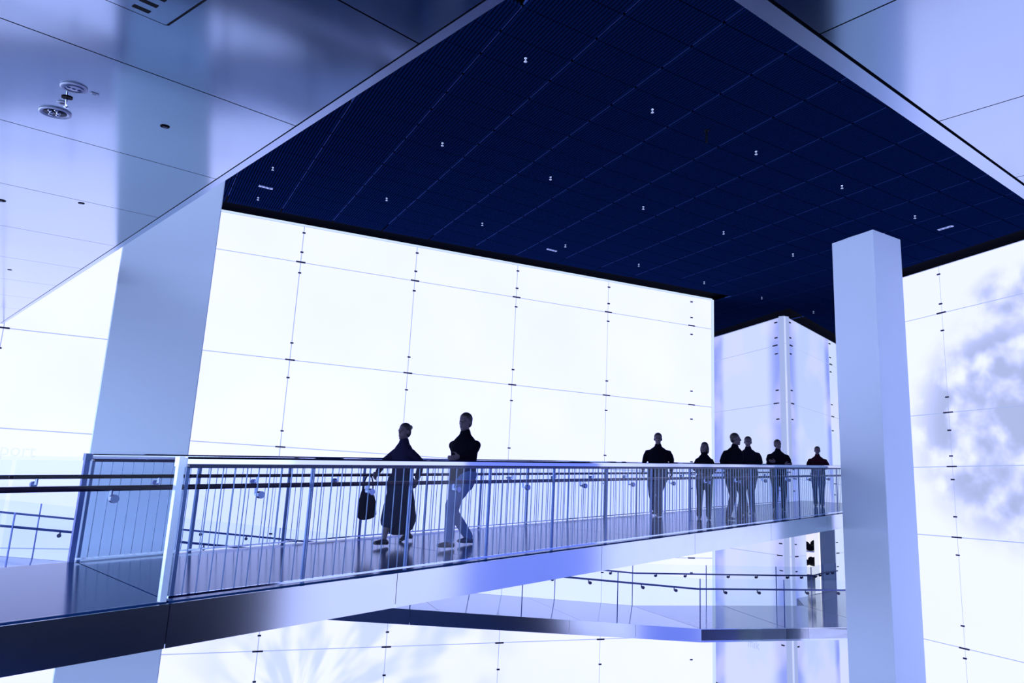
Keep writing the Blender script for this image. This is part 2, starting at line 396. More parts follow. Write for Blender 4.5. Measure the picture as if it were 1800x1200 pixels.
for j in range(6):
    zt, zb = rowsL[j], rowsL[j+1]
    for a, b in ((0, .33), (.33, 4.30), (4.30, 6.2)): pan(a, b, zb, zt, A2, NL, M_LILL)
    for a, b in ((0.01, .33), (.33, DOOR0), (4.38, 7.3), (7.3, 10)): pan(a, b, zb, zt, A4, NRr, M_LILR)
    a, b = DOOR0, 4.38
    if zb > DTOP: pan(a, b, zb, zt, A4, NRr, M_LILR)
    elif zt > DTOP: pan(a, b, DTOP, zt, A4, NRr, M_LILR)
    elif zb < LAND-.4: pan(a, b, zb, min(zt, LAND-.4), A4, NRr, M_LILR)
dl = [6.20, 5.66, 5.10, 3.84, 2.86, 1.2, .5, -1.2, -2.05, -4.33]
for (A, n, us) in ((A2, NL, (.44,)), (A4, NRr, (.42, 4.46))):
    for u in us:
        clips(wall_far, C3, A, n, u, dl, .13) if A is A2 else [clip_at(wall_far, C3, A, n, u, z, .13) for z in dl]
        for z in rowsL[1:-1]: clip_at(wall_far, C3, A, n, u+.06, z, .24)
lettering('lettering', 'mik', C3, -A2, NL, -2.25, -4.72, .42, M_LETTER2, wall_far)
for k, (zz, ln) in enumerate(((-4.36, .95), (-4.24, .55))):
    mb = MB(); mb.para(C3+A2*2.85+A3(0, 0, zz)+NL*.004, A2*ln, NL*.004, UP*.03); part('small_print_line', mb, M_LETTER2, wall_far)
# doorway: lit jamb, grey door leaf, shop beyond
door = struct('door_1', None, None, C3+A4*DOORM+A3(0, 0, LAND))
mb = MB(); mb.para(C3+A4*DOORM2-N4*.02+A3(0, 0, LAND), A4*(DOOR1-DOORM2), -N4*.04, UP*(DTOP-LAND)); part('door_leaf', mb, M_GREY, door)
mb = MB(); mb.para(C3+A4*DOORM-N4*.01+A3(0, 0, LAND), A4*(DOORM2-.06-DOORM), -N4*.05, UP*(DTOP-LAND)); part('door_jamb', mb, M_WHITEP, door)
mb = MB(); mb.para(C3+A4*(DOORM2-.06)-N4*.0+A3(0, 0, LAND), A4*.06, -N4*.06, UP*(DTOP-LAND)); part('light_strip', mb, glow('warm_strip', lambda nt: (1, .93, .93), 1.3), door)
def shop(d, q, z): return C3+A4*d-N4*q+A3(0, 0, LAND+z)
mb = MB(); mb.para(shop(7.6, .3, 0), -N4*3.4, A4*.2, UP*3); struct('wall_shop', mb, M_SHOPW)
mb = MB(); mb.prism([shop(1.44, -.04, -.1), shop(7.6, .22, -.1), shop(7.6, 3.7, -.1), shop(2.6, 3.7, -.1)], UP*.1); struct('floor_shop', mb, M_DECK2)
cnt = thing('display_stand', shop(6.4, 1.8, 0), 'white display stand with a dark base seen through the far doorway', 'stand')
mb = MB(); mb.para(shop(6.2, .5, 0), -N4*2.6, A4*.5, UP*.28); part('dark_base', mb, pbr('dark_band', (.03, .035, .07), .4), cnt)
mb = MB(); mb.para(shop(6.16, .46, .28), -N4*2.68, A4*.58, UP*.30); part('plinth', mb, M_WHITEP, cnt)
mb = MB(); mb.para(shop(6.2, .5, 1.12), -N4*2.6, A4*.5, UP*.04); part('shelf', mb, M_FIX, cnt)
for q in (.55, 3.0):
    mb = MB(); mb.bar(shop(6.65, q, .58), shop(6.65, q, 1.9), .04); part('upright', mb, M_FIX, cnt)
for k in range(12):
    lv = k % 2; sz = .22+.07*random.random(); pq = shop(6.42+.05*(k % 3), .95+.30*(k//2)+.12*lv, .58 if lv == 0 else 1.16)
    mb = MB(); mb.ell(pq+A3(0, 0, sz*.55), (sz, sz*.9, sz*.55))
    for q_ in range(4):
        r_ = sz*(.34+.2*random.random()); a_ = random.random()*6.28; mb.ell(pq+A3(math.cos(a_)*sz*.6, math.sin(a_)*sz*.5, r_+random.random()*sz*.9), (r_, r_*.9, r_), 10, 7)
    solid('display_item', mb, M_BLACK, pq, 'black lumpy display item on the %s of the stand beyond the doorway' % ('white plinth' if lv == 0 else 'upper shelf'), 'display item', 'black items on the plinth' if lv == 0 else 'black items on the shelf', True)

# ---- dark slatted ceiling
mb = MB(); mb.para(A3(-30, -6, H+.14), (62, 0, 0), (0, 50, 0), (0, 0, .1)); ceil = struct('ceiling', mb, M_SLATBACK)
PA, PB = .653, 1.253
A_OFF, B_OFF = 8.945, 2.775
def grid(i, j): return GA*(A_OFF+PA*i)+GB*(B_OFF+PB*j)+A3(0, 0, H)
def panel_mesh():
    mb = MB(); mb.cur = 1
    la, lb = PA-.022, PB-.045; o = GA*.011+GB*.0225
    mb.para(o+A3(0, 0, .05), GA*la, GB*lb, UP*.02); mb.cur = 0
    n = 22; p = lb/n
    for k in range(n): mb.para(o+GB*(p*(k+.18)), GA*la, GB*(p*.62), UP*.055)
    return mb.mesh('ceiling_panel', (0, 0, 0), [M_SLAT, M_SLATBACK])
pm = panel_mesh(); cand = []
# the slatted field stops short of each light wall; boundary panels are cut to that line
WE = P1+A1*9.05
def inside(c):
    """regions of the ceiling as (list of cutting planes); a panel belongs to the first that holds its centre"""
    return None
CUT = [(P1+N1*.55, N1), (P2+NR*.55, NR), (C3+NL*.45, NL), (C3+NRr*.45, NRr), (WE, A1)]
def side(p, k): return (p-CUT[k][0])@CUT[k][1]
def region(p):
    # in front of the white wall, or beyond its free end and outside the lilac block
    if side(p, 1) < 0 and (p-P2)@A2 < 2.6: return False
    if side(p, 0) > 0: return True
    return side(p, 4) > 0 and (side(p, 2) > 0 or side(p, 3) > 0)
for i in range(-14, 44):
    for j in range(-6, 24):
        cs = [grid(i+a, j+b) for a in (0, 1) for b in (0, 1)]; c = grid(i+.5, j+.5); x, y = project(c)
        if not any(region(p) for p in cs+[c]): continue
        if not (-60 < x < 1860 and -60 < y < 640): continue
        if not (y > -.66*(x-860)-40 and y > .73*(x-1350)-40): continue
        whole = all(region(p) for p in cs)
        cand.append((np.hypot(c[0], c[1]), i, j, whole))
cand.sort(); print('ceiling panels', len(cand))
def cut_mesh(i, j):
    bm = bmesh.new(); bm.from_mesh(pm); off = grid(i, j); c = grid(i+.5, j+.5)
    ks = [1] if (c-P2)@A2 < 2.0 else []
    if side(c, 4) < 0.3 or side(c, 0) > -.2: ks.append(0)
    else:
        ks.append(2 if side(c, 2) > side(c, 3) else 3)
    for k in ks:
        P_, n_ = CUT[k]; bmesh.ops.bisect_plane(bm, geom=bm.verts[:]+bm.edges[:]+bm.faces[:], plane_co=tuple(P_-off), plane_no=tuple(n_), clear_inner=True)
    me = bpy.data.meshes.new('ceiling_panel'); bm.to_mesh(me); bm.free()
    for M in pm.materials: me.materials.append(M)
    return me if len(me.polygons) else None
far = MB()
for k, (r, i, j, whole) in enumerate(cand):
    me = pm if whole else cut_mesh(i, j)
    if me is None: continue
    if k < 300: link('ceiling_panel', me, ceil, grid(i, j))
    else:
        off = grid(i, j); far.cur = 0
        for p in me.polygons: far.cur = p.material_index; far.add([A3(*me.vertices[v].co)+off for v in p.vertices], [tuple(range(len(p.vertices)))])
if far.v: o = part('far_ceiling_panels', far, [M_SLAT, M_SLATBACK], ceil); o['kind'] = 'stuff'
cand = [c for c in cand if c[3]]; js = sorted(set(c[2] for c in cand))
for j in js+[js[-1]+1]:
    ii = [i for _, i, jj, w in cand if jj in (j, j-1)]
    if not ii: continue
    mb = MB()
    for i in range(min(ii), max(ii)+1): mb.para(grid(i, j)+GA*.03-GB*.009+A3(0, 0, .012), GA*(PA-.06), GB*.018, UP*.03)
    part('ceiling_rail', mb, M_CRAIL, ceil)

# ---- polished metal soffit around the opening
sof = struct('ceiling_soffit', None, None, (0, 0, CM))
def inplane(v): v = v-NM*(v@NM); return unit(v)
E1 = inplane(az(40.)); E2 = np.cross(NM, E1); OL = soffit(850, 0); KL = (soffit(0, 568)-OL); kL = (KL@E1)/(KL@E2)
Fd1 = inplane(az(-34.)); Fd2 = np.cross(NM, Fd1); OR = soffit(1360, 0); KR = soffit(1800, 322)-OR; kR = (KR@Fd1)/(KR@Fd2)
def ptL(a, b): return OL+E1*a+E2*b
def ptR(a, b): return OR+Fd1*a+Fd2*b
# the near corner of the opening, where the two edges meet
dL, dR = E1*kL+E2, Fd1*kR+Fd2
M2 = np.array([[dL[0], -dR[0]], [dL[1], -dR[1]]]); tt = np.linalg.solve(M2, (OR-OL)[:2]); KC = OL+dL*tt[0]
bK = tt[0]; fK = tt[1]
jl = [bK, .46, 1.73, 3.05, 4.49, 6.02, 7.70, 9.4, 11.1, 12.8, 14.5, 15.9]
gp = .0045
for i in range(len(jl)-1):
    b0, b1 = jl[i]+gp, jl[i+1]-gp
    mb = MB(); mb.prism([ptL(kL*b0, b0), ptL(kL*b1, b1), ptL(-2.6, b1), ptL(-2.6, b0)], NM*.05); part('soffit_panel', mb, M_METAL, sof)
jr = [fK, -.37, -1.68, -2.99, -4.30, -5.61, -6.92, -8.3]
for i in range(len(jr)-1):
    b0, b1 = jr[i]-gp, jr[i+1]+gp
    mb = MB(); mb.prism([ptR(kR*b0, b0), ptR(kR*b1, b1), ptR(-2.6, b1), ptR(-2.6, b0)], NM*.05); part('soffit_panel', mb, M_METAL, sof)
mb = MB(); mb.prism([KC, KC-E1*2.5, KC-Fd1*2.5], NM*.05); part('soffit_panel', mb, M_METAL, sof)
mb = MB(); mb.prism([ptL(-2.6, 15.9)+NM*.06, ptL(kL*15.9-.02, 15.9)+NM*.06, KC+NM*.06-E1*.03, ptR(kR*-8.3-.02, -8.3)+NM*.06, ptR(-2.6, -8.3)+NM*.06, KC-Fd1*2.5+NM*.06, KC-E1*2.5+NM*.06], NM*.3); part('soffit_core', mb, M_BLACK, sof)
# bright edge trim beyond a dark shadow gap
def trim(name, pt, k, b0, b1, nrm_out, w0, w1):
    mb = MB(); o0, o1 = pt(k*b0, b0), pt(k*b1, b1)
    mb.prism([o0+nrm_out*w0, o1+nrm_out*w0, o1+nrm_out*w1, o0+nrm_out*w1], NM*.10); t = struct(name, mb, M_TRIM); return t
outL = inplane(E1-dL*(E1@dL)/(dL@dL)); outR = inplane(Fd1-dR*(Fd1@dR)/(dR@dR))
tl = trim('trim_1', ptL, kL, bK-.02, 15.9, outL, .010, .062)
tr = trim('trim_2', ptR, kR, fK+.02, -8.3, outR, .018, .105)

# ---- the two columns
def column(name, corner, ea, eb, label):
    c = thing(name, A3(corner[0], corner[1], FLOOR)+(ea+eb)/2, label, 'column')
    mb = MB(); bv = .012
    o = A3(corner[0], corner[1], FLOOR); xa, xb = unit(ea), unit(eb)
    poly = [o+xa*bv, o+ea-xa*bv, o+ea+xb*bv, o+ea+eb-xb*bv, o+ea+eb-xa*bv, o+eb+xa*bv, o+eb-xb*bv, o+xb*bv]
    mb.prism(poly, A3(0, 0, H+.02-FLOOR)); part('shaft', mb, M_COL, c)
    mb = MB(); mb.para(o-xa*.02-xb*.02, ea+xa*.04, eb+xb*.04, UP*.12); part('base_plate', mb, M_FASCIA, c)
    return c
k0, k1, k2 = on_z(1534, 403.3, H), on_z(1462, 428, H), on_z(1583, 421.4, H)
column('column', k0, (k1-k0), (k2-k0), 'tall pale blue square column standing edge-on in front of the right light wall')
# left column: its face lies along the ceiling grid, just behind the ramp
def face_pt(x, y, dist):
    r = ray(x, y); return r/np.hypot(r[0], r[1])*dist
cl = face_pt(156.5, 797, 11.15); w_ = 1.13
rr = ray(331, 800); Q = np.array([[GB[0], -rr[0]], [GB[1], -rr[1]]]); wv = np.linalg.solve(Q, -cl[:2])[0]
column('column', A3(cl[0], cl[1], 0), GB*wv, GA*1.1, 'wide blue column rising behind the near end of the ramp at left')

# ================================================================== RAMPS
TN, TF = -6.0, 17.0
def rp(t, w=0, z=0): return R0+RD*t+RW*w+A3(0, 0, z)
ramp_o = thing('ramp', rp(0, .5, -.35), 'upper metal-edged walkway ramp with glossy dark floor where people walk', 'ramp')
mb = MB(); mb.prism([rp(TN, .012, -.31), rp(TF, .012, -.31), rp(TF, .988, -.31), rp(TN, .988, -.31)], A3(0, 0, .285)); part('deck', mb, M_CHAN, ramp_o)
fl = [TN, -3, 0, 3, 6, 8.3, 11, 14, TF]
for i in range(len(fl)-1):
    mb = MB(); a, b = fl[i]+.006, fl[i+1]-.006
    mb.prism([rp(a, .022, -.024), rp(b, .022, -.024), rp(b, .978, -.024), rp(a, .978, -.024)], A3(0, 0, .024)); part('floor_panel', mb, M_DECK, ramp_o)
fj = [TN, -2.9, 0, 1.88, 4.85, 7.05, 9.6, 12.2, 14.6, TF]
for side in (0, 1):
    for i in range(len(fj)-1):
        a, b = fj[i]+.003, fj[i+1]-.003
        w0, w1 = (0, .011) if side == 0 else (.989, 1)
        mb = MB(); mb.prism([rp(a, w0, -.335), rp(b, w0, -.335), rp(b, w1, -.335), rp(a, w1, -.335)], A3(0, 0, .325)); part('fascia_panel', mb, M_FASCIA, ramp_o)
RT = unit(RD); RO = unit(np.cross(RD, UP))     # RO points out of the near side
def railing(w, side, label):
    """steel-and-glass railing along one edge of the upper ramp; side=+1 near edge"""
    out = RO*side; b0 = rp(0, w); r = thing('railing', b0, label, 'railing')
    win = w+(.026 if side > 0 else -.026)       # line of posts, just inside the edge
    TL = 16
    for t in range(1, TL+1):
        mb = MB(); mb.bar(rp(t, win), rp(t, win, 1.03), .020, RT, .034)
        if t == 1: pp = part('post', mb, M_POST, r); p0 = t
        else: o = pp.copy(); COL.objects.link(o); o.parent = r; o.location = tuple(RD*(t-1))
    first = None
    for t in range(TL):
        for k in range(1, 11):
            tk = t+k/11
            if first is None:
                mb = MB(); mb.tube([rp(tk, win, .03), rp(tk, win, 1.03)], [.0052]*2, 6, cap=False); first = part('baluster', mb, M_STEEL, r); f0 = tk
            else: o = first.copy(); COL.objects.link(o); o.parent = r; o.location = tuple(RD*(tk-f0))
    mb = MB(); pr = [(.026, 0), (.032, .006), (.032, .046), (.028, .056), (.018, .062), (-.018, .062), (-.028, .056), (-.032, .046), (-.032, .006), (-.026, 0)]
    mb.prism([rp(0, win, 1.045)+out*a_+A3(0, 0, b_) for a_, b_ in pr], RD*TL); tr_ = part('top_rail', mb, M_CHROME, r)
    mb = MB(); mb.prism([rp(.02, win, 1.018)+out*.024, rp(TL, win, 1.018)+out*.024, rp(TL, win, 1.018)-out*.024, rp(.02, win, 1.018)-out*.024], A3(0, 0, .027)); part('rail_channel', mb, M_CHAN, tr_)
    mb = MB(); mb.prism([rp(0, win, .018)+out*.012, rp(TL, win, .018)+out*.012, rp(TL, win, .018)-out*.012, rp(0, win, .018)-out*.012], A3(0, 0, .018)); part('bottom_rail', mb, M_CHROME, r)
    for t in range(-5, TL):
        a, b = t+.012, t+.988; o_ = out*.028
        mb = MB(); mb.prism([rp(a, win, .01)+o_, rp(b, win, .01)+o_, rp(b, win, .01)+o_+out*.010, rp(a, win, .01)+o_+out*.010], A3(0, 0, 1.03 if t >= 0 else 1.06)); part('glass_pane', mb, M_GLASS if t >= 0 else M_GLASS2, r)
    # end stile: pale flat bar with a cap and a darker inner bar
    mb = MB(); mb.bar(rp(-.035, win), rp(-.035, win, 1.03), .05, RT, .05); st = part('end_stile', mb, M_PALE if side > 0 else M_GEDGE, r)
    mb = MB(); mb.bar(rp(-.035, win, 1.03), rp(-.035, win, 1.105), .075, RT, .06); part('stile_cap', mb, M_PALE if side > 0 else M_POST, st)
    mb = MB(); mb.bar(rp(.022, win), rp(.022, win, 1.03), .012, RT, .03); part('inner_bar', mb, M_POST, st)
    # handrail on brackets
    hin = -out*.085
    mb = MB(); mb.tube([rp(-5, win, .865)+hin, rp(TL, win, .865)+hin], [.021]*2, 12, cap=False); hr = part('handrail', mb, M_HAND, r)
    for k in range(-4, TL):
        t = k+.58
        mb = MB(); q = rp(t, win, .79); mb.tube([q+out*.012, q-out*.03], [.032]*2, 14, cap=False)
        mb.bar(q-out*.02, q+hin+A3(0, 0, .0), .026, UP, .02); mb.bar(q+hin, q+hin+A3(0, 0, .062), .022); part('bracket', mb, M_BRACK, hr)
    return r
railing(0, 1, 'near railing of the upper ramp, chrome top rail over thin vertical rods and glass')
railing(1, -1, 'far railing of the upper ramp, running behind the walking people')

# ---- lower ramp and landing
LA = az(68.0); LN = A3(LA[1], -LA[0], 0)       # LN points to the eye side
LS = .0735
N0 = A3(4.67, 17.87, LAND); F0 = A3(3.594, 21.115, LAND)
LAL = unit(A3(8.63-4.67, 19.20-17.87, 0))
def ln(s, z=0): return N0-LA*s+A3(0, 0, LS*s+z)
def lf(s, z=0): return F0-LA*s+A3(0, 0, LS*s+z)
SL = 17.5
low = thing('ramp', (N0+F0)/2+A3(0, 0, -.3), 'lower pale-floored ramp and landing beneath the upper walkway', 'ramp')
mb = MB(); mb.prism([ln(0, -.25)-LN*.02, ln(SL, -.25)-LN*.02, lf(SL, -.25), lf(0, -.25)], A3(0, 0, .235)); part('deck', mb, M_CHAN, low)
ls = [0, 3.1, 6.3, 9.5, 12.7, SL]
for i in range(len(ls)-1):
    a, b = ls[i]+.005, ls[i+1]-.005
    mb = MB(); mb.prism([ln(a, -.014)-LN*.03, ln(b, -.014)-LN*.03, lf(b, -.014)+LN*.03, lf(a, -.014)+LN*.03], A3(0, 0, .014)); part('floor_panel', mb, M_DECK2, low)
NE = N0+LAL*9.0
landp = [N0, NE, A3(17.5, 28.5, LAND), C3+A4*7.2+N4*.05+A3(0, 0, LAND), C3+A4*.3+N4*.05+A3(0, 0, LAND), A3(9.0, 22.87, LAND), F0]
mb = MB(); mb.prism([p+A3(0, 0, -.25) for p in landp], A3(0, 0, .235)); part('landing_slab', mb, M_CHAN, low)
# landing floor in three slabs with a strip joint between
def shrink(poly, d=.006):
    c = sum(poly)/len(poly); return [p+unit(c-p)*d for p in poly]
j1n, j1f = N0+LAL*2.35, A3(6.35, 22.02, LAND)
j2n, j2f = N0+LAL*5.2, A3(9.0, 22.87, LAND)
for poly in ([N0, j1n, j1f, F0], [j1n, j2n, j2f, j1f], [j2n, NE, A3(17.5, 28.5, LAND), C3+A4*7.2+N4*.05+A3(0, 0, LAND), C3+A4*.3+N4*.05+A3(0, 0, LAND), j2f]):
    mb = MB(); mb.prism([p+A3(0, 0, -.014) for p in shrink(poly, .02)], A3(0, 0, .014)); part('landing_floor_panel', mb, M_DECK2, low)
for i, (a, b) in enumerate(((0, 1.75), (1.75, 3.4), (3.4, 6.9), (6.9, 10.5), (10.5, SL))):
    mb = MB(); mb.prism([ln(a+.003, -.29), ln(b-.003, -.29), ln(b-.003, -.29)-LN*.02, ln(a+.003, -.29)-LN*.02], A3(0, 0, .29)); part('fascia_panel', mb, M_FASCIA, low)
for a, b in ((-.003, 2.35), (2.35, 3.0), (3.0, 5.2), (5.2, 9)):
    p0, p1 = N0+LAL*(a+.003), N0+LAL*(b-.003); nn = A3(LAL[1], -LAL[0], 0)
    mb = MB(); mb.prism([p0+A3(0, 0, -.29), p1+A3(0, 0, -.29), p1-nn*.02+A3(0, 0, -.29), p0-nn*.02+A3(0, 0, -.29)], A3(0, 0, .29)); part('fascia_panel', mb, M_FASCIA, low)
mb = MB(); mb.prism([lf(0, -.29)-LN*0, lf(SL, -.29), lf(SL, -.29)+LN*-.02, lf(0, -.29)+LN*-.02], A3(0, 0, .29)); part('fascia_panel', mb, M_FASCIA, low)
def guard(name, pts, label, hand_in, mat_h):
    """frameless glass guard along a polyline of joints, with a handrail on brackets"""
    g_ = thing('glass_guard', pts[0], label, 'railing')
    for i in range(len(pts)-1):
        a, b = pts[i], pts[i+1]; d = unit(b-a); n = unit(np.cross(d, UP))*.006
        mb = MB(); mb.prism([a+d*.012-n, b-d*.012-n, b-d*.012+n, a+d*.012+n], A3(0, 0, 1.1)); part('glass_pane', mb, M_GLASS2, g_)
    for p in pts:
        mb = MB(); mb.bar(p, p+A3(0, 0, 1.1), .020); part('pane_joint', mb, M_GEDGE, g_)
    hp = [p+h*.08+A3(0, 0, .86) for p, h in zip(pts, hand_in)]
    mb = MB(); mb.tube(hp, [.021]*len(hp), 8, ref=UP); hr = part('handrail', mb, mat_h, g_, True)
    for i in range(len(pts)-1):
        for f in (.3, .7):
            q = pts[i]*(1-f)+pts[i+1]*f; qh = hp[i]*(1-f)+hp[i+1]*f; h = hand_in[i]
            mb = MB(); mb.tube([q+A3(0, 0, .79)-h*.01, q+A3(0, 0, .79)+h*.03], [.034]*2, 12, cap=False)
            mb.bar(q+A3(0, 0, .79), qh-A3(0, 0, .07), .024); mb.bar(qh-A3(0, 0, .075), qh, .02); part('bracket', mb, M_CHAN, hr)
    return g_
npts = [ln(s) for s in (16.1, 13.8, 11.5, 9.2, 6.9, 4.5, 2.2, 0)]+[N0+LAL*s for s in (2.35, 4.7, 7.05)]
guard('glass_guard', [p-LN*.05 for p in npts], 'near frameless glass guard of the lower ramp and landing', [-LN]*len(npts), M_HAND2)
fpts = [lf(s) for s in (16.6, 14.2, 11.8, 9.4, 7.0, 4.7, 2.35, 0)]+[A3(5.80, 21.82, LAND), A3(8.05, 22.56, LAND), A3(9.3, 23.1, LAND), A3(10.2, 24.4, LAND), A3(11.0, 25.3, LAND)]
guard('glass_guard', [p+LN*.06 for p in fpts], 'far frameless glass guard of the lower ramp, in front of the white wall', [LN]*len(fpts), M_HAND2)

# ================================================================== FIXTURES ON THE SOFFIT
D = -NM
def disc_at(x, y): return soffit(x, y)
P = soffit(97, 197); t = thing('downlight', P, 'round recessed downlight with bright mirrored reflector in the metal soffit', 'light')
mb = MB(); mb.lathe(P+D*.001, D, [(0.0540, -.0), (0.0806, 0), (0.0806, .006), (0.0749, .010), (0.0619, .004), (0.0540, 0)]); part('ring', mb, M_FIX, t, True)
mb = MB(); mb.lathe(P+D*.001, D, [(.002, .001), (.030, .001), (.058, .0025)]); part('reflector', mb, M_CHAN, t, True)  # near-black disc: recess shade and dark reflections put into the colour
for k in range(7):
    a = k*.9; rr_ = (.018, .036, .044)[k % 3]; mb = MB(); mb.ell(P+D*.005+(E1*math.cos(a)+E2*math.sin(a))*rr_, (.012, .010, .005), 8, 6); part('facet', mb, M_CHROME, t, True)
P = soffit(130, 153); t = thing('ceiling_speaker', P, 'round pale ceiling speaker with three dark vents, nearest the camera', 'speaker')
mb = MB(); mb.lathe(P+D*.001, D, [(0.0360, 0), (0.0634, 0), (0.0634, .006), (0.0576, .010), (0.0475, .006), (0.0360, .008), (0.0014, .010)]); part('cover', mb, M_FIX, t, True)
mb = MB(); mb.lathe(P+D*.007, D, [(0.0439, 0), (0.0461, .002), (0.0439, .004), (0.0418, .002)]); part('groove_ring', mb, M_POST, t, True)
for k in range(3):
    mb = MB(); mb.ell(P+D*.010+E1*(k-1)*.025, (.010, .010, .004)); part('vent', mb, M_POST, t, True)
P = soffit(118, 171); t = thing('sprinkler_head', P, 'pendant sprinkler hanging from a black hole beside the downlight', 'sprinkler')
mb = MB(); mb.lathe(P+D*.001, D, [(0.0014, .001), (0.0259, .001), (0.0274, .003), (0.0014, .003)]); part('escutcheon', mb, M_BLACK, t)
mb = MB(); mb.tube([P, P+D*.05], [.007, .005], 8); part('stem', mb, M_CHROME, t, True)
mb = MB(); mb.lathe(P+D*.05, D, [(0.0029, 0), (0.0130, .004), (0.0130, .006), (0.0014, .008)], 12); part('deflector', mb, M_CHROME, t)
P = soffit(109, 180); t = thing('ceiling_sensor', P, 'tiny round sensor ring between the sprinkler and downlight', 'sensor')
mb = MB(); mb.lathe(P+D*.001, D, [(0.0130, 0), (0.0259, 0), (0.0259, .004), (0.0130, .005)], 18); part('ring', mb, M_FIX, t)
mb = MB(); mb.lathe(P+D*.002, D, [(0.0014, 0), (0.0130, 0), (0.0115, .006), (0.0014, .007)], 14); part('lens', mb, M_CHAN, t)
P = soffit(166, 164.5); t = thing('label_plate', P, 'small rectangular printed label plate beside the ceiling speaker', 'label')
mb = MB(); mb.para(P-E1*.020-E2*.013+D*.001, E1*.040, E2*.026, D*.003); part('plate', mb, M_FIX, t)
mb = MB(); mb.para(P-E1*.016-E2*.010+D*.004, E1*.032, E2*.020, D*.001); part('print', mb, M_FASCIA, t)
for k in range(3):
    mb = MB(); mb.para(P-E1*.012-E2*(.007-.006*k)+D*.005, E1*.024, E2*.002, D*.0005); part('print_line', mb, M_POST, t)
for (x, y, r, lab) in ((290, 222, .024, 'black round hole fixture in the soffit, on the column reflection'), (143, 357, .022, 'black round hole fixture in the bright part of the soffit'), (17, 474, .022, 'flat black round fixture low on the soffit near the left edge'), (0, 352, .038, 'dark blue round fixture cut by the left picture edge')):
    P = soffit(x, y); t = thing('ceiling_outlet', P, lab, 'outlet')
    mb = MB(); mb.lathe(P+D*.0005, D, [(0.0014, .001), (r, .001), (r*1.06, .003), (r*1.10, .001)], 22); part('rim', mb, M_BLACK, t)
    mb = MB(); mb.lathe(P+D*.0015, D, [(0.0014, .001), (r*.55, .001), (r*.55, .004), (0.0014, .005)], 18); part('plug', mb, M_CHAN, t)
# access hatch with black slots
t = thing('access_hatch', ptL(-1.0, .9), 'square metal access hatch with black slots at the top left', 'hatch')
mb = MB(); mb.prism([ptL(-.694, 1.194), ptL(-.694, .50), ptL(-1.40, .50), ptL(-1.40, 1.194)], D*.010); part('hatch_panel', mb, M_METAL, t)
mb = MB()
for q0, q1 in ((ptL(-.685, 1.203), ptL(-.685, .49)), (ptL(-.685, 1.203), ptL(-1.41, 1.203)), (ptL(-1.41, 1.203), ptL(-1.41, .49)), (ptL(-1.41, .49), ptL(-.685, .49))): mb.bar(q0+D*.002, q1+D*.002, .012, NM, .006)
part('shadow_gap', mb, M_BLACK, t)
for (x, y) in ((249, 11.5), (262.5, 1.5), (277, -9), (291, -20)):
    q = soffit(x, y)+D*.0102; mb = MB(); mb.para(q-E1*.034-E2*.013, E1*.068, E2*.026, D*.001); part('slot', mb, M_BLACK, t)

# ================================================================== FIXTURES ON THE DARK CEILING
sp_px = [(924, 102, 'topmost of all, nearest the upper picture edge'), (1147, 192, 'left of and above the hanging black rod'), (778, 251, 'midway along the left soffit edge'), (480, 294, 'just above the left rectangular fixture'),
         (454, 347, 'just below the left rectangular fixture'), (680, 348, 'over the second upper panel of the white wall'), (968, 311, 'straight above the middle rectangular fixture'), (1329, 266, 'right of and below the hanging black rod'),
         (1131, 363, 'near the centre, right of the middle fixture'), (848, 392, 'left of and above the middle rectangular fixture'), (994, 430, 'touching the right end of the middle rectangular fixture'), (1480, 326, 'straight above the top of the right column'),
         (1272, 407, 'over the right end of the white wall, higher one'), (1608, 379, 'just left of and above the right rectangular fixture'), (1123, 464, 'close above the top edge of the white wall'), (1394, 446, 'just left of the top of the right column'),
         (1238, 495, 'just above the free end of the white wall'), (1339, 522, 'above the left face of the lilac block'), (1430, 547, 'above the right face of the lilac block')]
src = None
for (x, y, where) in sp_px:
    P = on_z(x, y, H)
    if src is None:
        src = thing('sprinkler_head', P, 'tiny white ceiling sprinkler '+where, 'sprinkler', 'sprinklers on the dark ceiling'); kids = []
        mb = MB(); mb.lathe(P, A3(0, 0, -1), [(.004, -.05), (.022, 0), (.022, .012), (.008, .02)], 12); kids.append(part('collar', mb, M_WHITEFIX, src, True))
        mb = MB(); mb.lathe(P, A3(0, 0, -1), [(.006, .0), (.006, .05), (.026, .056), (.026, .064), (.004, .068)], 12); kids.append(part('deflector', mb, M_WHITEFIX, src, True))
    else:
        o = src.copy(); COL.objects.link(o); o.location = tuple(P); o['label'] = 'tiny white ceiling sprinkler '+where
        for k_ in kids: c = k_.copy(); COL.objects.link(c); c.parent = o
for (x, y, a, w, h, lab) in ((467, 330, 59, .30, .07, 'small pale rectangular fixture in the dark ceiling beside the left column'), (970, 440, 59, .30, .07, 'small pale rectangular fixture in the dark ceiling above the white wall'), (1662, 401, -28, .34, .08, 'small pale rectangular fixture in the dark ceiling right of the column')):
    P = on_z(x, y, H-.012); d = az(a); e = A3(d[1], -d[0], 0); t = thing('ceiling_fixture', P, lab, 'light')
    mb = MB(); mb.para(P-d*w/2-e*h/2, d*w, e*h, UP*.03); part('housing', mb, M_FIX, t)
    for k in range(3):
        mb = MB(); mb.para(P+d*(w*(-.36+.28*k))-e*h*.25-UP*.003, d*w*.14, e*h*.5, UP*.003); part('louvre', mb, M_POST, t)
P = on_z(1242, 229, H); t = thing('hanging_rod', P, 'short black rod hanging from the dark ceiling', 'rod')
mb = MB(); mb.tube([P, P-UP*.22], [.018, .018], 10); part('rod', mb, M_BLACK, t, True)
mb = MB(); mb.lathe(P, -UP, [(.004, 0), (.04, 0), (.04, .012), (.004, .014)], 12); part('rose', mb, M_BLACK, t)

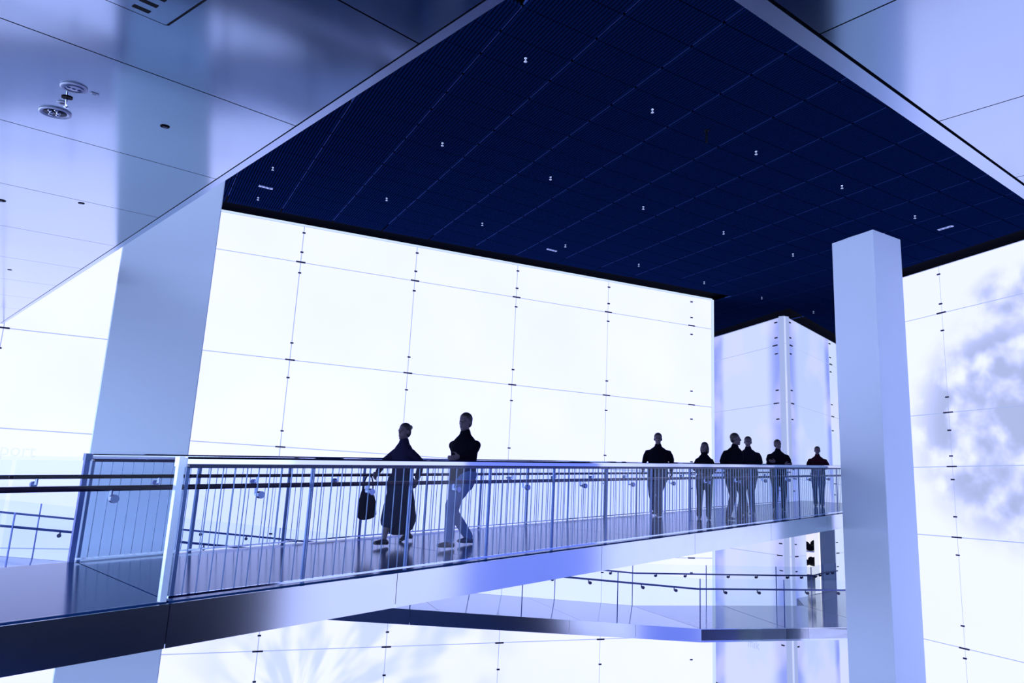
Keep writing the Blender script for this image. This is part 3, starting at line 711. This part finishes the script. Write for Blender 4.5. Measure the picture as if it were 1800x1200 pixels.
# ================================================================== PEOPLE
def remesh(mb, name, vox, mat):
    me = mb.mesh(name, (0, 0, 0), mat, True); t = bpy.data.objects.new('t', me); COL.objects.link(t)
    md = t.modifiers.new('r', 'REMESH'); md.mode = 'VOXEL'; md.voxel_size = vox; md.use_smooth_shade = True
    sm = t.modifiers.new('s', 'SMOOTH'); sm.factor = .5; sm.iterations = 3
    bpy.context.view_layer.update()
    out = bpy.data.meshes.new_from_object(t.evaluated_get(bpy.context.evaluated_depsgraph_get()))
    bpy.data.objects.remove(t); out.name = name; out.materials.clear(); out.materials.append(mat)
    for p in out.polygons: p.use_smooth = True
    return out
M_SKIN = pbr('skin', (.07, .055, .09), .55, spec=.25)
M_EYE = pbr('eye', (.02, .02, .03), .2)
def cloth(name, c): return pbr(name, c, .9, spec=.04, noise=.3, nscale=30)
M_HAIR = pbr('dark_hair', (.006, .006, .016), .6)
M_HAIRG = pbr('grey_hair', (.05, .05, .09), .6)
M_SHOE = pbr('shoe_leather', (.006, .007, .02), .35)
def hand(mb, wrist, d, palm_n, thumb_side, curl=.5, s=1.0):
    """palm and five unequal bent fingers; d points to the fingertips, palm_n out of the palm"""
    d = unit(d); palm_n = unit(palm_n-d*(palm_n@d)); sd = unit(np.cross(d, palm_n))*thumb_side
    c = wrist+d*.05*s
    mb.tube([wrist-d*.01, wrist+d*.03*s, wrist+d*.085*s], [(.022*s, .017*s), (.038*s, .018*s), (.040*s, .014*s)], 10, ref=sd)
    for k, L in enumerate((.070, .080, .075, .058)):
        b = wrist+d*.085*s+sd*(.030-.020*k)*s
        e1 = b+(d*math.cos(curl*.5)+palm_n*math.sin(curl*.5))*L*.5*s
        e2 = e1+(d*math.cos(curl*1.5)+palm_n*math.sin(curl*1.5))*L*.5*s
        mb.tube([b-d*.02*s, b, e1, e2], [.0095*s, .0095*s, .0088*s, .0075*s], 8)
    b = wrist+d*.03*s+sd*.03*s; e1 = b+(d*.6+sd*.7+palm_n*.2)*.042*s; e2 = e1+(d*.85+sd*.25+palm_n*.45)*.035*s
    mb.tube([b-sd*.015*s, b, e1, e2], [.013*s, .012*s, .010*s, .0085*s], 8)
def knee(h, a, l1, l2, fwd):
    v = a-h; L = min(np.linalg.norm(v), (l1+l2)*.998); d = unit(v); x = (l1*l1-l2*l2+L*L)/(2*L); y = math.sqrt(max(l1*l1-x*x, 1e-6))
    f = unit(fwd-d*(fwd@d)); return h+d*x+f*y
def person(loc, face, height, label, feet, arms, top, bottom, top_len=.0, female=False, hair='short', haircol=None, look=0, lean=0, skirt=None, bulk=1.0):
    """local frame: x to the person's right, y ahead, z up, metres for a 1.75 m figure, then scaled"""
    k = height/1.728
    X, Y, Z = A3(1, 0, 0), A3(0, 1, 0), UP
    sw = .190 if not female else .165
    pel = A3(0, 0, .93); 
    if abs(feet[0][1]-feet[1][1]) > .3: pel[2] -= .05
    le = A3(0, math.sin(lean), math.cos(lean))
    chest = pel+le*.36; neckb = pel+le*.53; headc = pel+le*.53+A3(0, .015+math.sin(lean)*.1, .138)
    b = MB(); wear = MB(); legs = MB()
    bw = bulk*(.92 if female else 1)
    b.tube([pel-Z*.06, pel+Z*.05, pel+le*.18, chest, pel+le*.43, pel+le*.485, neckb], [(.150*bw, .105*bw), (.160*bw, .110*bw), (.135*bw, .100*bw), (.165*bw, .115*bw), (.155*bw, .10*bw), (.105, .075), (.058, .055)], 16, ref=X)
    hip_w = .095
    hem = pel-Z*(.06+top_len) 
    wear.tube([hem, pel-Z*.02, pel+le*.18, chest, pel+le*.42, pel+le*.475, neckb-le*.012], [(.180*bw+top_len*.09, .135*bw+top_len*.09), (.180*bw, .130*bw), (.172*bw, .128*bw), (.190*bw, .140*bw), (.168*bw, .120*bw), (.122*bw, .092), (.074, .070)], 18, ref=X)
    # collar
    wear.tube([neckb-le*.03, neckb+le*.006], [(.078, .075), (.072, .072)], 14, ref=X)
    # head on a neck, turned by look
    c, s = math.cos(look), math.sin(look); RH = np.array([[c, s, 0], [-s, c, 0], [0, 0, 1.0]])
    hy, hx = RH@Y, RH@X
    b.tube([neckb-le*.02, neckb+le*.05, headc-Z*.06], [.056, .052, .052], 12)
    b.ell(headc+Z*.03-hy*.008, (.074, .092, .092), rot=RH); b.ell(headc-Z*.035+hy*.022, (.058, .068, .080), rot=RH)
    b.ell(headc+hy*.098-Z*.012, (.012, .020, .024), rot=RH); b.ell(headc+hy*.082-Z*.066, (.026, .014, .010), rot=RH); b.ell(headc+hy*.07-Z*.098, (.026, .02, .018), rot=RH)
    b.ell(headc+hy*.078+Z*.028, (.048, .018, .010), rot=RH)
    for sg in (-1, 1): b.ell(headc+hx*sg*.076-Z*.005-hy*.008, (.012, .020, .032), rot=RH)
    # legs
    ank = []
    for sg, ft in ((-1, feet[0]), (1, feet[1])):
        hj = pel+X*sg*hip_w-Z*.04; a = A3(sg*.09+ft[0], ft[1], .085+ft[2]); kn = knee(hj, a, .43, .42, Y); fd = unit(A3(ft[3]*sg, 1, 0)) if len(ft) > 3 else Y
        b.tube([hj, (hj+kn)/2, kn, kn*.6+a*.4, a], [.084, .072, .054, .050, .036], 12)
        toe = a+fd*.15-Z*.055
        if ft[2] > .04: toe = toe-Z*min(ft[2], .05)
        b.tube([a-fd*.045-Z*.05, a+fd*.04-Z*.045, toe], [(.034, .032), (.042, .032), (.034, .020)], 10, ref=unit(np.cross(fd, Z)))
        legs.tube([hj+Z*.04, (hj+kn)/2, kn, kn*.5+a*.5, a+Z*.0], [.105*bw, .090*bw, .072, .066, .060], 14)
        ank.append((a, fd, toe))
    legs.tube([pel-Z*.09, pel+Z*.06], [(.172*bw, .122*bw), (.172*bw, .120*bw)], 16, ref=X)
    # arms
    for sg, (el, wr, pn, cu) in zip((-1, 1), arms):
        sh = pel+le*.378+X*sg*sw*bw*.97; el, wr = A3(*el), A3(*wr); el = A3(el[0]*sg, el[1], el[2]); wr = A3(wr[0]*sg, wr[1], wr[2])
        b.tube([sh-X*sg*.03, sh, el, (el*.6+wr*.4), wr], [.056, .052, .040, .036, .027], 12)
        wear.tube([sh-X*sg*.05, sh, (sh+el)/2, el, wr-unit(wr-el)*.02], [.068*bw, .064*bw, .060*bw, .054, .042], 12)
        pn_ = A3(pn[0]*sg, pn[1], pn[2]); hand(b, wr, wr-el, pn_, sg if pn[0] <= 0 else sg, cu)
    rz = Matrix.Rotation(-math.radians(face), 4, 'Z')
    me = remesh(b, 'person', .0088, M_SKIN); me.transform(rz @ Matrix.Scale(k, 4))
    p = tag(link('person', me, None, loc), label, 'person', None)
    def kid(name, mm, mat, vox=.013, lab=None):
        q = remesh(mm, name, vox, mat) if vox else mm.mesh(name, (0, 0, 0), mat, True)
        q.transform(rz @ Matrix.Scale(k, 4)); o = link(name, q, p)
        if lab: o['label'] = lab
        return o
    kid('jacket' if not skirt else 'coat', wear, top)
    if skirt:
        mm = MB(); zb = skirt; mm.tube([A3(0, -.02, zb), A3(0, 0, (zb+.95)/2), pel+Z*.02], [(.225, .27), (.20, .20), (.165, .125)], 18, ref=X)
        for sg, ft in ((-1, feet[0]), (1, feet[1])):
            hj = pel+X*sg*hip_w-Z*.04; a = A3(sg*.09+ft[0], ft[1], .085+ft[2]); kn = knee(hj, a, .43, .42, Y); lo = kn*.55+a*.45
            mm.tube([hj, kn, lo], [(.13, .13), (.13, .12), (.12, .10)], 14, ref=X)
        kid('skirt', mm, bottom)
        mm = MB()
    else: kid('trousers', legs, bottom)
    for a, fd, toe in ank:
        mm = MB(); sd = unit(np.cross(fd, Z))
        mm.tube([a-fd*.06-Z*.055, a-fd*.02-Z*.04, a+fd*.06-Z*.048, toe+fd*.012], [(.036, .034), (.044, .044), (.048, .038), (.040, .024)], 12, ref=sd)
        kid('shoe', mm, M_SHOE, .010)
    hm = MB(); hc = haircol or M_HAIR
    hm.ell(headc+Z*.050-hy*.022, (.083, .096, .088), rot=RH)
    if hair == 'bob': hm.ell(headc-hy*.055-Z*.03, (.092, .068, .125), rot=RH); [hm.ell(headc+hx*sg*.075-hy*.02-Z*.04, (.026, .05, .10), rot=RH) for sg in (-1, 1)]
    elif hair == 'bun': hm.ell(headc-hy*.045+Z*.0, (.078, .066, .085), rot=RH); hm.ell(headc-hy*.115+Z*.075, (.042, .042, .040), rot=RH)
    else: hm.ell(headc-hy*.045+Z*.005, (.076, .062, .078), rot=RH)
    kid('hair', hm, hc, .011)
    for sg in (-1, 1):
        mm = MB(); mm.ell(headc+hx*sg*.031+hy*.084+Z*.010, (.012, .007, .007), 8, 6, rot=RH); kid('eye', mm, M_EYE, None)
    mm = MB(); mm.ell(headc+hy*.094-Z*.066, (.022, .004, .003), 8, 5, rot=RH); kid('mouth', mm, M_EYE, None)
    return p
NAVY, INK, DENIM, SLATE, WINE, PALEB = cloth('navy_cloth', (.004, .005, .016)), cloth('ink_cloth', (.002, .0025, .009)), cloth('denim', (.012, .025, .09)), cloth('slate_cloth', (.006, .013, .048)), cloth('wine_cloth', (.016, .003, .010)), cloth('pale_blue_cloth', (.07, .12, .33))
REST = ((.245, -.03, 1.14), (.255, .06, .90), (-1, 0, 0), .5)
def on_ramp(t, w): return rp(t, w, .0)
DOWN, UPR = 221.8, 41.8
person(on_ramp(3.03, .67), DOWN-8, 1.63, 'woman in a dark coat and long skirt striding down the ramp with a bag', [(0, .36, 0), (0, -.34, .05)],
       [((.25, -.12, 1.13), (.24, -.06, .90), (-1, 0, 0), .6), ((.23, .10, 1.14), (.22, .26, .96), (-1, 0, 0), .9)], cloth('plum_coat', (.010, .009, .036)), SLATE, .18, True, 'bun', skirt=.33)
P = on_ramp(3.03, .67)
fwd = az(DOWN-8); rgt = az(DOWN-8+90); hb = P+A3(0, 0, .50)+rgt*.27+fwd*.33
bag = thing('shoulder_bag', hb, 'dark slouchy bag swinging from the striding woman\'s hand', 'bag')
mb = MB(); mb.tube([hb+A3(0, 0, -.16)-fwd*.02, hb+A3(0, 0, 0), hb+A3(0, 0, .16)+fwd*.02], [(.17, .05), (.16, .055), (.10, .03)], 16, ref=fwd); part('bag_body', mb, NAVY, bag, True)
mb = MB(); mb.tube([hb+fwd*(.09*math.cos(t))+A3(0, 0, .17+.20*math.sin(t)) for t in np.linspace(0, math.pi, 11)], [.010]*11, 6, ref=rgt); part('strap', mb, NAVY, bag, True)
person(on_ramp(3.42, .40), DOWN, 1.78, 'man in a black jacket and pale trousers walking down the ramp behind the woman', [(0, .26, 0), (0, -.26, .03)],
       [((.25, .10, 1.16), (.22, .30, 1.10), (-1, 0, .2), .6), ((.26, -.12, 1.16), (.24, -.10, .93), (-1, 0, 0), .5)], INK, PALEB, .0, look=-.3, bulk=1.08)
person(on_ramp(9.04, .79), 205, 1.77, 'broad man in a black jacket and jeans walking alone towards the camera', [(0, .18, 0), (0, -.20, .03)],
       [((.265, -.06, 1.14), (.29, .05, .91), (-1, 0, 0), .5), ((.265, .02, 1.14), (.28, .12, .91), (-1, 0, 0), .5)], INK, DENIM, .06, look=-.25, bulk=1.16)
person(on_ramp(9.20, .43), 192, 1.53, 'short person with a dark bob standing first in the right-hand group', [(0, .10, 0), (.02, -.10, 0)],
       [((.23, -.02, 1.13), (.12, .20, 1.00), (-.8, .3, 0), .8), ((.23, -.02, 1.13), (.12, .20, 1.02), (-.8, .3, 0), .8)], INK, SLATE, .10, True, 'bob', look=.45)
person(on_ramp(9.50, .26), 160, 1.72, 'man in a dark jacket leaning and looking right, beside the short person', [(0, .05, 0), (0, -.06, 0)],
       [((.26, -.02, 1.15), (.22, .12, .93), (-1, 0, 0), .5), ((.26, -.02, 1.15), (.24, .12, .94), (-1, 0, 0), .5)], INK, SLATE, .04, look=-.7, lean=.10, bulk=1.1)
person(on_ramp(10.85, .41), 215, 1.71, 'slim-headed man in a black jacket standing between the leaning man and crossed-arm man', [(0, .04, 0), (0, -.05, 0)],
       [((.28, .02, 1.16), (.16, .22, 1.06), (-1, .2, 0), .8), ((.28, .02, 1.16), (.16, .24, 1.04), (-1, .2, 0), .8)], NAVY, SLATE, .0, look=-.2, bulk=1.12)
CROSS = [((.27, .12, 1.14), (-.10, .225, 1.17), (0, -1, .3), .5), ((.27, .12, 1.13), (-.10, .25, 1.12), (0, -1, .3), .5)]
person(on_ramp(12.47, .45), 190, 1.70, 'person in black standing with both arms crossed before the lilac wall', [(0, .03, 0), (0, -.04, 0)], CROSS, INK, INK, .02, look=-.45, bulk=1.08)
person(on_ramp(14.85, .47), 200, 1.60, 'person in a dark wine-red top, farthest right beside the big column', [(0, .03, 0), (0, -.03, 0)],
       [((.29, .06, 1.13), (.10, .24, 1.06), (-1, .2, 0), .7), ((.29, .06, 1.13), (.08, .26, 1.05), (-1, .2, 0), .7)], WINE, SLATE, .0, look=.1, bulk=1.08)
